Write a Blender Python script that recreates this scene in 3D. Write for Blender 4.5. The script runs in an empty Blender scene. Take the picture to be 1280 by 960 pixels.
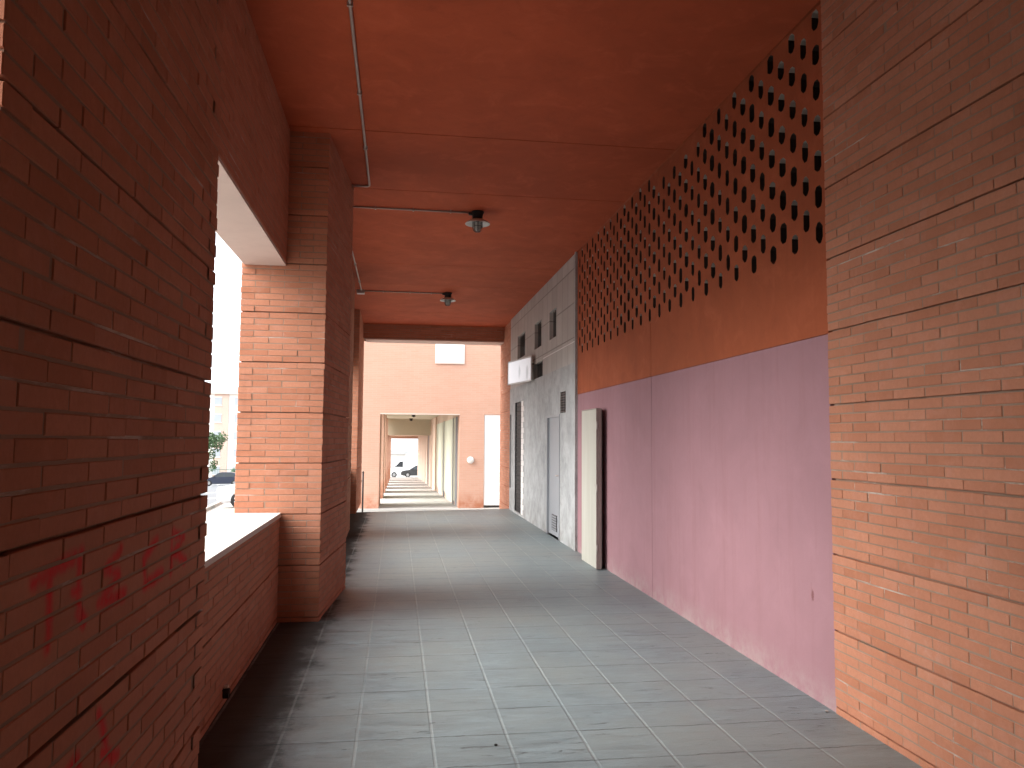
import bpy, bmesh, math, random
from mathutils import Vector, Matrix
R = random.Random(11)
sc = bpy.context.scene
C = sc.collection
rad = math.radians

# ------------------------------------------------------------------ helpers
class NT:
    def __init__(s, name):
        s.m = bpy.data.materials.new(name); s.m.use_nodes = True
        s.t = s.m.node_tree; s.t.nodes.clear()
        s.out = s.t.nodes.new('ShaderNodeOutputMaterial')
        s.b = s.t.nodes.new('ShaderNodeBsdfPrincipled')
        s.t.links.new(s.b.outputs[0], s.out.inputs[0])
    def n(s, kind, **kw):
        x = s.t.nodes.new(kind)
        for k, v in kw.items():
            if k.startswith('_'): setattr(x, k[1:], v)
        return x
    def put(s, sock, v):
        if v is None: return
        if hasattr(v, 'is_output'): s.t.links.new(v, sock)
        else:
            if isinstance(v, (tuple, list)) and len(v) == 3 and sock.type == 'RGBA': v = (*v, 1)
            sock.default_value = v
    def math(s, op, a, b=None, c=None, clamp=False):
        x = s.n('ShaderNodeMath', _operation=op, _use_clamp=clamp)
        s.put(x.inputs[0], a); s.put(x.inputs[1], b); s.put(x.inputs[2], c)
        return x.outputs[0]
    def vmath(s, op, a, b=None, scale=None):
        x = s.n('ShaderNodeVectorMath', _operation=op)
        s.put(x.inputs[0], a); s.put(x.inputs[1], b)
        if scale is not None: s.put(x.inputs['Scale'], scale)
        return x.outputs['Value'] if op in ('DOT_PRODUCT', 'LENGTH', 'DISTANCE') else x.outputs[0]
    def mix(s, f, a, b, blend='MIX'):
        x = s.n('ShaderNodeMix', _data_type='RGBA', _blend_type=blend, _clamp_factor=True)
        s.put(x.inputs[0], f); s.put(x.inputs[6], a); s.put(x.inputs[7], b)
        return x.outputs[2]
    def ramp(s, f, stops):
        x = s.n('ShaderNodeValToRGB'); cr = x.color_ramp
        while len(cr.elements) < len(stops): cr.elements.new(0.5)
        for e, (p, c) in zip(cr.elements, stops):
            e.position = p; e.color = (*c, 1) if len(c) == 3 else c
        s.put(x.inputs[0], f); return x.outputs[0]
    def maprange(s, v, a, b, c=0.0, d=1.0, smooth=False):
        x = s.n('ShaderNodeMapRange')
        if smooth: x.interpolation_type = 'SMOOTHSTEP'
        s.put(x.inputs[0], v)
        for i, q in enumerate((a, b, c, d)): x.inputs[i + 1].default_value = q
        return x.outputs[0]
    def obj(s):
        if not hasattr(s, '_tc'): s._tc = s.n('ShaderNodeTexCoord')
        return s._tc.outputs['Object']
    def island(s): return s.n('ShaderNodeNewGeometry').outputs['Random Per Island']
    def noise(s, scale=5, detail=4, rough=.55, vec=None, sx=None, dist=0):
        x = s.n('ShaderNodeTexNoise')
        x.inputs['Scale'].default_value = scale; x.inputs['Detail'].default_value = detail
        x.inputs['Roughness'].default_value = rough; x.inputs['Distortion'].default_value = dist
        v = vec or s.obj()
        if sx: v = s.vmath('MULTIPLY', v, sx)
        s.t.links.new(v, x.inputs['Vector']); return x.outputs[0]
    def sep(s, v):
        x = s.n('ShaderNodeSeparateXYZ'); s.t.links.new(v, x.inputs[0]); return x.outputs
    def comb(s, a, b, c):
        x = s.n('ShaderNodeCombineXYZ')
        for i, q in enumerate((a, b, c)): s.put(x.inputs[i], q)
        return x.outputs[0]
    def bump(s, h, strength=.3, dist=.01):
        x = s.n('ShaderNodeBump'); x.inputs['Strength'].default_value = strength; x.inputs['Distance'].default_value = dist
        s.t.links.new(h, x.inputs['Height']); s.t.links.new(x.outputs[0], s.b.inputs['Normal'])
    def done(s, col=None, rough=.8, spec=.3, metal=0.0, **kw):
        s.put(s.b.inputs['Base Color'], col); s.put(s.b.inputs['Roughness'], rough)
        s.put(s.b.inputs['Specular IOR Level'], spec); s.put(s.b.inputs['Metallic'], metal)
        for k, v in kw.items(): s.put(s.b.inputs[k.replace('_', ' ')], v)
        return s.m

def simple(name, col, rough=.6, spec=.3, metal=0.0, var=.12, scale=9, bump=0, **kw):
    n = NT(name)
    f = n.noise(scale, 5, .6)
    c = n.mix(f, tuple(x * (1 - var) for x in col), tuple(min(1, x * (1 + var)) for x in col))
    if bump: n.bump(n.noise(scale * 12, 4), bump, .004)
    return n.done(c, rough, spec, metal, **kw)

def link(name, bm, mats, parent=None, smooth=False):
    me = bpy.data.meshes.new(name)
    bmesh.ops.recalc_face_normals(bm, faces=bm.faces[:])
    bm.to_mesh(me); bm.free()
    if not isinstance(mats, (list, tuple)): mats = [mats]
    for m in mats: me.materials.append(m)
    if smooth:
        for p in me.polygons: p.use_smooth = True
    o = bpy.data.objects.new(name, me); C.objects.link(o)
    if parent: o.parent = parent
    return o
def raw(name, verts, faces, mats, parent=None, mi=None):
    me = bpy.data.meshes.new(name); me.from_pydata(verts, [], faces); me.update()
    if not isinstance(mats, (list, tuple)): mats = [mats]
    for m in mats: me.materials.append(m)
    if mi: me.polygons.foreach_set('material_index', mi)
    o = bpy.data.objects.new(name, me); C.objects.link(o)
    if parent: o.parent = parent
    return o
def tag(o, label=None, cat=None, group=None, kind=None):
    if label: o['label'] = label
    if cat: o['category'] = cat
    if group: o['group'] = group
    if kind: o['kind'] = kind
    return o
def empty(name, loc, rz=0.0):
    o = bpy.data.objects.new(name, None); C.objects.link(o); o.location = loc; o.rotation_euler = (0, 0, rz)
    o.empty_display_size = .2; return o
def world_child(o, root):
    "keep a child built in world coordinates in place under a root with an offset"
    o.parent = root
    root_m = Matrix.LocRotScale(root.location, root.rotation_euler, root.scale)
    o.matrix_parent_inverse = root_m.inverted()
    return o
def copy_tree(o, parent=None):
    c = o.copy(); C.objects.link(c)
    if parent: c.parent = parent
    for ch in list(o.children): copy_tree(ch, c)
    return c
def box(bm, a, b, mi=0, bev=0.0):
    x0, y0, z0 = (min(p, q) for p, q in zip(a, b)); x1, y1, z1 = (max(p, q) for p, q in zip(a, b))
    v = [bm.verts.new(p) for p in ((x0,y0,z0),(x1,y0,z0),(x1,y1,z0),(x0,y1,z0),(x0,y0,z1),(x1,y0,z1),(x1,y1,z1),(x0,y1,z1))]
    fs = [bm.faces.new([v[i] for i in q]) for q in ((3,2,1,0),(4,5,6,7),(0,1,5,4),(1,2,6,5),(2,3,7,6),(3,0,4,7))]
    for f in fs: f.material_index = mi
    if bev:
        es = list({e for f in fs for e in f.edges})
        r = bmesh.ops.bevel(bm, geom=es, offset=bev, segments=2, affect='EDGES', profile=.6)
        for f in r['faces']: f.material_index = mi
def prism(bm, poly, z0, z1, mi=0):
    lo = [bm.verts.new((p[0], p[1], z0)) for p in poly]; hi = [bm.verts.new((p[0], p[1], z1)) for p in poly]
    n = len(poly); fs = [bm.faces.new(lo[::-1]), bm.faces.new(hi)]
    for i in range(n): fs.append(bm.faces.new((lo[i], lo[(i+1) % n], hi[(i+1) % n], hi[i])))
    for f in fs: f.material_index = mi
def prism_x(bm, prof, x0, x1, mi=0, axis='x'):
    "extrude a (y,z) profile along x"
    def P(x, p): return (x, p[0], p[1]) if axis == 'x' else (p[0], x, p[1])
    a = [bm.verts.new(P(x0, p)) for p in prof]; b = [bm.verts.new(P(x1, p)) for p in prof]
    n = len(prof); fs = [bm.faces.new(a), bm.faces.new(b[::-1])]
    for i in range(n): fs.append(bm.faces.new((a[(i+1) % n], a[i], b[i], b[(i+1) % n])))
    for f in fs: f.material_index = mi
    return fs
def tube(bm, pts, r, seg=8, mi=0, cap=True):
    pts = [Vector(p) for p in pts]; rings = []
    for i, p in enumerate(pts):
        d = (pts[min(i+1, len(pts)-1)] - pts[max(i-1, 0)]).normalized()
        up = Vector((0, 0, 1)) if abs(d.z) < .95 else Vector((1, 0, 0))
        s = d.cross(up).normalized(); u = s.cross(d)
        rings.append([bm.verts.new(p + s * (r * math.cos(k*2*math.pi/seg)) + u * (r * math.sin(k*2*math.pi/seg))) for k in range(seg)])
    for a, b in zip(rings, rings[1:]):
        for k in range(seg):
            f = bm.faces.new((a[k], a[(k+1) % seg], b[(k+1) % seg], b[k])); f.material_index = mi; f.smooth = True
    if cap:
        for rg in (rings[0][::-1], rings[-1]): bm.faces.new(rg).material_index = mi
def lathe(bm, prof, seg=20, c=(0, 0, 0), mi=0):
    rings = []
    for r, z in prof:
        if r < 1e-5: rings.append([bm.verts.new((c[0], c[1], c[2]+z))])
        else: rings.append([bm.verts.new((c[0]+r*math.cos(k*2*math.pi/seg), c[1]+r*math.sin(k*2*math.pi/seg), c[2]+z)) for k in range(seg)])
    for a, b in zip(rings, rings[1:]):
        for k in range(seg):
            q = [a[k % len(a)], a[(k+1) % len(a)], b[(k+1) % len(b)], b[k % len(b)]]
            q = list(dict.fromkeys(q))
            if len(q) > 2:
                f = bm.faces.new(q); f.smooth = True; f.material_index = mi

# ------------------------------------------------------------------ materials
def brick_mat(name, tones, strokes=None):
    n = NT(name)
    isl = n.island(); P = n.obj()
    c = n.ramp(isl, [(0, tones[0]), (.3, tones[1]), (.62, tones[2]), (.9, tones[3]), (1, tones[4])])
    big = n.noise(1.3, 4, .6); fine = n.noise(55, 5, .65); mid = n.noise(9, 5, .6, dist=.6)
    c = n.mix(n.maprange(big, .35, .7, 0, .28), c, (.30, .125, .075))
    c = n.mix(n.maprange(mid, .55, .75, 0, .35), c, tuple(x * 1.22 for x in tones[2]))
    c = n.mix(n.maprange(fine, .3, .75, 0, .3), c, tuple(x * .6 for x in tones[1]))
    c = n.mix(n.maprange(n.noise(6, 5, .7, dist=.8), .50, .70, 0, .32), c, (tones[2][0]*1.05, tones[2][1]*1.22, tones[2][2]*1.5))
    c = n.mix(n.maprange(n.noise(1, 6, .72, sx=(5, 5, 1.2)), .60, .78, 0, .4), c, tuple(x*.55 for x in tones[1]))
    # lime bloom in patches
    bl = n.math('MULTIPLY', n.maprange(n.noise(2.1, 6, .7, dist=.4), .60, .74), n.maprange(n.noise(23, 4), .4, .7))
    c = n.mix(n.math('MULTIPLY', bl, .28), c, (.55, .47, .42))
    if strokes:
        w = n.noise(22, 4, .6)
        best = None
        xyz = n.sep(P); p2 = n.comb(0.0, xyz[1], xyz[2])
        for (a, b, r) in strokes:
            A = Vector((0, *a)); B = Vector((0, *b)); ba = B - A
            pa = n.vmath('SUBTRACT', p2, tuple(A))
            h = n.math('DIVIDE', n.vmath('DOT_PRODUCT', pa, tuple(ba)), max(ba.length_squared, 1e-6), clamp=True)
            d = n.vmath('LENGTH', n.vmath('SUBTRACT', pa, n.vmath('SCALE', tuple(ba), None, h)))
            d = n.math('SUBTRACT', d, r)
            best = d if best is None else n.math('MINIMUM', best, d)
        dd = n.math('ADD', best, n.math('MULTIPLY', n.math('SUBTRACT', w, .5), .03))
        m = n.maprange(dd, .020, -.012, 0, 1, True)
        m = n.math('MULTIPLY', m, n.maprange(n.noise(60, 3), .25, .6, .55, .95))
        c = n.mix(m, c, (.66, .022, .035))
    n.bump(n.math('ADD', fine, n.math('MULTIPLY', mid, .6)), .35, .003)
    return n.done(c, .86, .22)
TONES = [(.42, .168, .094), (.465, .194, .113), (.49, .210, .125), (.52, .232, .140), (.435, .178, .102)]
T, = [None],
GRAF = [((1.77,1.295),(1.98,1.315),.012), ((1.86,1.30),(1.86,1.14),.011),
        ((2.02,1.32),(2.02,1.19),.012), ((2.02,1.185),(2.06,1.155),.016), ((1.985,1.235),(2.03,1.235),.008),
        ((2.30,1.295),(2.19,1.255),.010), ((2.19,1.255),(2.29,1.225),.010), ((2.29,1.225),(2.16,1.175),.012), ((2.16,1.175),(2.34,1.165),.014),
        ((2.62,1.275),(2.50,1.235),.012), ((2.50,1.235),(2.52,1.155),.010), ((2.52,1.155),(2.70,1.165),.014),
        ((2.80,1.27),(2.80,1.15),.010), ((2.80,1.275),(2.95,1.245),.013), ((2.95,1.245),(2.82,1.205),.012), ((2.84,1.205),(2.97,1.16),.012),
        ((2.19,.895),(2.24,.80),.014), ((1.93,.80),(2.05,.83),.016), ((2.05,.83),(2.08,.74),.014), ((2.22,.78),(2.34,.73),.015)]
M = {}
M['brick'] = brick_mat('fired_brick', TONES)
M['brick_graffiti'] = brick_mat('fired_brick_sprayed', TONES, GRAF)
n = NT('mortar'); n.bump(n.noise(120, 4), .5, .003)
mc = n.mix(n.noise(3, 5), (.21, .125, .082), (.39, .285, .215))
mc = n.mix(n.maprange(n.noise(1.1, 6, .7, sx=(1, 1, 6), dist=.5), .585, .68, 0, .7), mc, (.60, .54, .48))
M['mortar'] = n.done(mc, .95, .15)

def paint(name, col, dark, joint_ys=(), streak=.35, extra=None, mottle=0.0):
    n = NT(name); xyz = n.sep(n.obj())
    f = n.noise(.9, 5, .6, dist=.5)
    c = n.mix(n.maprange(f, .3, .7), tuple(x * .93 for x in col), tuple(min(1, x * 1.07) for x in col))
    st = n.noise(1, 6, .65, sx=(9, 9, .7))
    c = n.mix(n.maprange(st, .50, .74, 0, streak), c, dark)
    sp = n.noise(38, 4, .7)
    c = n.mix(n.maprange(sp, .66, .78, 0, .25), c, dark)
    if mottle:
        b1 = n.noise(.55, 6, .62, dist=.8); b2 = n.noise(3.0, 6, .68, dist=.5); b3 = n.noise(14, 5, .7)
        c = n.mix(n.maprange(b1, .40, .66, 0, mottle), c, tuple(v * .72 for v in col))
        c = n.mix(n.maprange(b2, .52, .72, 0, mottle * .8), c, tuple(min(1, v * 1.22 + .012) for v in col))
        c = n.mix(n.maprange(b2, .46, .30, 0, mottle * .7), c, tuple(v * .7 for v in col))
        c = n.mix(n.maprange(b3, .58, .76, 0, mottle * .6), c, tuple(v * .78 for v in col))
    if extra: c = extra(n, c, xyz)
    n.bump(n.math('ADD', n.noise(70, 5, .6), n.math('MULTIPLY', n.noise(5, 3), 1.5)), .22, .003)
    return n.done(c, .8, .25)
def pink_marks(n, c, xyz):
    y, z = xyz[1], xyz[2]
    def spot(cy, cz, ry, rz, amp, col, c):
        u = n.math('DIVIDE', n.math('SUBTRACT', y, cy), ry); v = n.math('DIVIDE', n.math('SUBTRACT', z, cz), rz)
        d = n.math('SQRT', n.math('ADD', n.math('MULTIPLY', u, u), n.math('MULTIPLY', v, v)))
        d = n.math('ADD', d, n.math('MULTIPLY', n.math('SUBTRACT', n.noise(60, 4), .5), 1.6))
        return n.mix(n.math('MULTIPLY', n.maprange(d, 1.2, .6), amp), c, col)
    c = spot(4.675, .635, .016, .035, .85, (.16, .06, .06), c)
    c = spot(4.69, .66, .006, .05, .5, (.25, .12, .12), c)
    c = spot(4.80, .70, .008, .012, .6, (.30, .16, .17), c)
    scr = n.noise(1, 5, .7, sx=(3, 40, .9))
    c = n.mix(n.maprange(scr, .66, .74, 0, .22), c, (.40, .27, .29))
    # mud splash along the foot of the wall
    foot = n.math('MULTIPLY', n.maprange(z, .22, 0.0), n.maprange(n.noise(6, 6, .7), .38, .62))
    return n.mix(n.math('MULTIPLY', foot, .65), c, (.38, .30, .28))
M['pink'] = paint('pink_render', (.325, .176, .196), (.265, .128, .138), streak=.5, extra=pink_marks, mottle=.28)
M['orange'] = paint('orange_render', (.35, .088, .034), (.27, .062, .025), streak=.45, mottle=.7)
M['ceiling'] = paint('ceiling_paint', (.44, .090, .033), (.33, .064, .025), streak=.15, mottle=.75)
M['seam'] = simple('seam_filler', (.06, .025, .02), .9)
M['soffit'] = paint('pale_soffit_render', (.60, .48, .42), (.45, .34, .30), streak=.2)
M['coping'] = simple('coping_stone', (.62, .56, .50), .75, bump=.2, var=.1, scale=4)
M['jamb'] = simple('screen_jamb_mortar', (.42, .37, .32), .9, var=.3, scale=14)
M['void'] = simple('hole_shade', (.045, .033, .027), .9)  # near-black stands in for the shade inside the screen holes

# arcade paving: 40 cm riven concrete flags
def paving(name, light, dark, jl, ox=.215, oy=4.345):
    n = NT(name); P = n.obj(); x, y, z = n.sep(P)
    wob = n.math('MULTIPLY', n.math('SUBTRACT', n.noise(5, 5, .65, sx=(1, .5, 1)), .5), .05)
    wob2 = n.math('MULTIPLY', n.math('SUBTRACT', n.noise(9, 4), .5), .006)
    def joint(v, o, w, wb):
        u = n.math('DIVIDE', n.math('ADD', n.math('SUBTRACT', v, o), wb), .4)
        fr = n.math('FRACT', n.math('ADD', u, 100.5))
        d = n.math('MULTIPLY', n.math('ABSOLUTE', n.math('SUBTRACT', fr, .5)), .4)
        return n.maprange(d, w, w * .35, 0, 1, True), n.math('FLOOR', n.math('ADD', u, 100.5)), d
    jx, ix, dx = joint(x, ox, .0110, wob2)
    jy, iy, dy = joint(y, oy, .007, wob)
    wn = n.n('ShaderNodeTexWhiteNoise', _noise_dimensions='2D'); n.t.links.new(n.comb(ix, iy, 0.0), wn.inputs[0])
    cell = wn.outputs[0]
    big = n.noise(.8, 5, .6, dist=.4); rv = n.noise(1, 9, .76, sx=(2.2, 11, 1), dist=.7); fine = n.noise(60, 4, .6)
    c = n.mix(n.maprange(rv, .34, .62), dark, light)
    c = n.mix(n.maprange(n.noise(1, 7, .75, sx=(9, 45, 1), dist=.6), .46, .62, 0, .5), c, tuple(v * .62 for v in light))
    c = n.mix(n.maprange(cell, 0, 1, 0, .3), c, tuple(v * .72 for v in light))
    c = n.mix(n.maprange(big, .42, .66, 0, .6), c, (light[0]*.92, light[1]*.82, light[2]*.73))
    c = n.mix(n.maprange(fine, .62, .8, 0, .5), c, tuple(v * .5 for v in dark))
    cr = n.maprange(n.noise(1, 6, .72, sx=(3.2, 22, 1), dist=1.0), .615, .67)
    c = n.mix(n.math('MULTIPLY', cr, .75), c, tuple(v * .42 for v in dark))
    # parapet shade painted into the colour, with some settled dirt
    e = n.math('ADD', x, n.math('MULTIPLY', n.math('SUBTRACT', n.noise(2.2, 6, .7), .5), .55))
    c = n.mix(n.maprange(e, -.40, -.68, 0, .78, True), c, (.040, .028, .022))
    gm = n.maprange(n.noise(1.6, 5, .7), .38, .6, .08, 1)
    c = n.mix(n.math('MULTIPLY', jx, n.math('MULTIPLY', gm, .55)), c, jl)
    c = n.mix(n.math('MULTIPLY', jy, n.maprange(n.noise(3, 4, .7), .40, .60, .3, .95)), c, tuple(v * .36 for v in dark))
    spk = n.noise(11, 2, .5); c = n.mix(n.maprange(spk, .76, .79, 0, .75), c, (.05, .045, .04))
    h = n.math('ADD', n.math('MULTIPLY', rv, 1.1), n.math('MULTIPLY', fine, .25))
    h = n.math('SUBTRACT', h, n.math('ADD', n.math('MULTIPLY', jx, .45), n.math('MULTIPLY', jy, .75)))
    h = n.math('SUBTRACT', h, n.math('MULTIPLY', cr, .6))
    h = n.math('ADD', h, n.math('MULTIPLY', cell, .25))
    n.bump(h, .6, .010)
    shade_dirt = n.maprange(e, -.42, -.66, 0, 1, True)
    return n.done(c, n.math('MAXIMUM', n.maprange(rv, .3, .75, .36, .6), shade_dirt), n.maprange(shade_dirt, 0, 1, .5, .05))
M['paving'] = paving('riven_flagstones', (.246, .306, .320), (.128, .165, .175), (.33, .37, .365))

def ground_mat(name, a, b, sc_=.6, rough=.9, bump=.3):
    n = NT(name)
    c = n.mix(n.noise(sc_, 6, .65), a, b); c = n.mix(n.maprange(n.noise(40, 4), .4, .75, 0, .4), c, tuple(x*.7 for x in a))
    n.bump(n.noise(90, 4), bump, .004); return n.done(c, rough, .3)
M['earth'] = ground_mat('pale_concrete_ground', (.33, .31, .28), (.42, .40, .37))
M['asphalt'] = ground_mat('worn_asphalt', (.12, .125, .13), (.18, .185, .19), .4)
M['kerb'] = ground_mat('kerb_concrete', (.36, .35, .33), (.45, .44, .41), 2)
M['roadpaint'] = simple('road_paint', (.75, .75, .72), .7)

# far brick (courses as texture)
def far_brick(name, a, b, mort, stain=None):
    n = NT(name); x, y, z = n.sep(n.obj())
    bt = n.n('ShaderNodeTexBrick'); n.t.links.new(n.comb(n.math('ADD', x, y), z, 0.0), bt.inputs['Vector'])
    bt.inputs['Color1'].default_value = (*a, 1); bt.inputs['Color2'].default_value = (*b, 1); bt.inputs['Mortar'].default_value = (*mort, 1)
    bt.inputs['Scale'].default_value = 1; bt.inputs['Brick Width'].default_value = .25; bt.inputs['Row Height'].default_value = .0556
    bt.inputs['Mortar Size'].default_value = .0045; bt.inputs['Mortar Smooth'].default_value = .2
    c = n.mix(n.maprange(n.noise(.7, 5, .6), .35, .7, 0, .3), bt.outputs[0], tuple(v*.8 for v in a))
    if stain:
        m = n.math('MULTIPLY', n.maprange(z, stain[0], stain[1]), n.maprange(n.noise(3.2, 5, .6), .35, .6))
        c = n.mix(n.math('MULTIPLY', m, .75), c, (.33, .095, .035))
    n.bump(n.math('MULTIPLY', bt.outputs[1], -1.0), .5, .004)
    return n.done(c, .85, .25)
M['far_brick'] = far_brick('distant_brick_courses', (.52, .305, .225), (.50, .285, .205), (.49, .345, .27), (.05, -.40))
M['passage_orange'] = paint('passage_peach_render', (.62, .47, .37), (.5, .36, .27), streak=.2)
M['cream'] = simple('cream_render', (.58, .54, .42), .8, var=.06)
M['white'] = simple('white_enamel', (.80, .80, .79), .5, var=.03)
M['white_frame'] = simple('white_painted_frame', (.72, .70, .68), .5, var=.05)
M['shutter_green'] = simple('pale_green_shutter', (.56, .57, .45), .55, var=.1, scale=3)
M['grey_metal'] = simple('grey_painted_steel', (.30, .315, .335), .5, .45, var=.08, scale=5)
M['dark_metal'] = simple('dark_steel', (.045, .04, .038), .5, .5, var=.2)
M['zinc'] = simple('galvanised_tube', (.42, .37, .34), .45, .5, metal=.35, var=.15)
M['black'] = simple('matt_black_plastic', (.018, .017, .017), .6, var=.15)
M['reflector'] = simple('enamel_reflector', (.58, .60, .57), .4, .5, var=.08)
M['bulb'] = simple('opal_bulb', (.75, .72, .68), .3, .5, var=.03)
n = NT('thick_lamp_glass'); M['glass'] = n.done(n.mix(n.noise(30, 3), (.62, .66, .63), (.78, .80, .77)), .18, .5, Transmission_Weight=.72, IOR=1.35)
M['pane'] = simple('dark_window_glass', (.045, .042, .040), .18, .5, var=.3, scale=2)
n = NT('cream_door_panel'); x, y, z = n.sep(n.obj())
c = n.mix(n.maprange(n.noise(1, 5, .6, sx=(12, 12, .8)), .35, .7), (.42, .41, .35), (.48, .475, .415))
c = n.mix(n.maprange(n.noise(14, 5, .7), .64, .75, 0, .4), c, (.38, .33, .25))
n.bump(n.noise(1, 4, sx=(30, 30, 2)), .15, .002)
M['door_cream'] = n.done(c, .55, .35)
M['door_edge'] = simple('door_edge_brown', (.32, .27, .245), .6, var=.25)
# grey shop front
n = NT('grey_block_facing'); P = n.obj(); x, y, z = n.sep(P)
bt = n.n('ShaderNodeTexBrick'); n.t.links.new(n.comb(y, z, 0.0), bt.inputs['Vector'])
bt.offset = 0; bt.inputs['Color1'].default_value = (.50, .475, .445, 1); bt.inputs['Color2'].default_value = (.43, .405, .38, 1); bt.inputs['Mortar'].default_value = (.27, .25, .23, 1)
bt.inputs['Scale'].default_value = 1; bt.inputs['Brick Width'].default_value = .42; bt.inputs['Row Height'].default_value = .52
bt.inputs['Mortar Size'].default_value = .012; bt.inputs['Mortar Smooth'].default_value = .3
c = n.mix(n.maprange(n.noise(2.5, 6, .65), .35, .7, 0, .5), bt.outputs[0], (.38, .35, .32))
n.bump(n.math('SUBTRACT', n.noise(60, 4), n.math('MULTIPLY', bt.outputs[1], 2.5)), .5, .005)
M['block'] = n.done(c, .85, .25)
n = NT('trowelled_cement'); x, y, z = n.sep(n.obj())
f = n.noise(2.6, 7, .7, dist=.25)
c = n.ramp(f, [(.25, (.26, .265, .265)), (.45, (.36, .37, .37)), (.6, (.44, .45, .45)), (.8, (.33, .33, .325))])
c = n.mix(n.maprange(n.noise(8, 6, .7, dist=.2), .5, .7, 0, .5), c, (.24, .24, .235))
foot = n.math('MULTIPLY', n.maprange(z, .5, 0.0), n.maprange(n.noise(4, 5), .4, .6))
c = n.mix(n.math('MULTIPLY', foot, .55), c, (.22, .21, .19))
n.bump(n.math('ADD', f, n.math('MULTIPLY', n.noise(40, 4), .4)), .35, .006)
M['cement'] = n.done(c, .8, .3)
# sign face with grey smudges painted in as reflections of the pillars
n = NT('sign_face_reflections'); x, y, z = n.sep(n.obj())
c = n.mix(n.noise(4, 4), (.84, .86, .88), (.90, .92, .94))
for (cy, cz, ry, rz) in ((.22, -.06, .07, .14), (.65, -.01, .06, .13)):
    u = n.math('DIVIDE', n.math('SUBTRACT', y, cy), ry); v = n.math('DIVIDE', n.math('SUBTRACT', z, cz), rz)
    d = n.math('ADD', n.math('SQRT', n.math('ADD', n.math('MULTIPLY', u, u), n.math('MULTIPLY', v, v))), n.math('MULTIPLY', n.math('SUBTRACT', n.noise(14, 4), .5), 1.1))
    c = n.mix(n.maprange(d, 1.25, .5, 0, .6), c, (.38, .40, .41))
M['sign'] = n.done(c, .28, .6, .45)
M['sign_side'] = simple('sign_casing', (.60, .585, .565), .4, .5)

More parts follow.
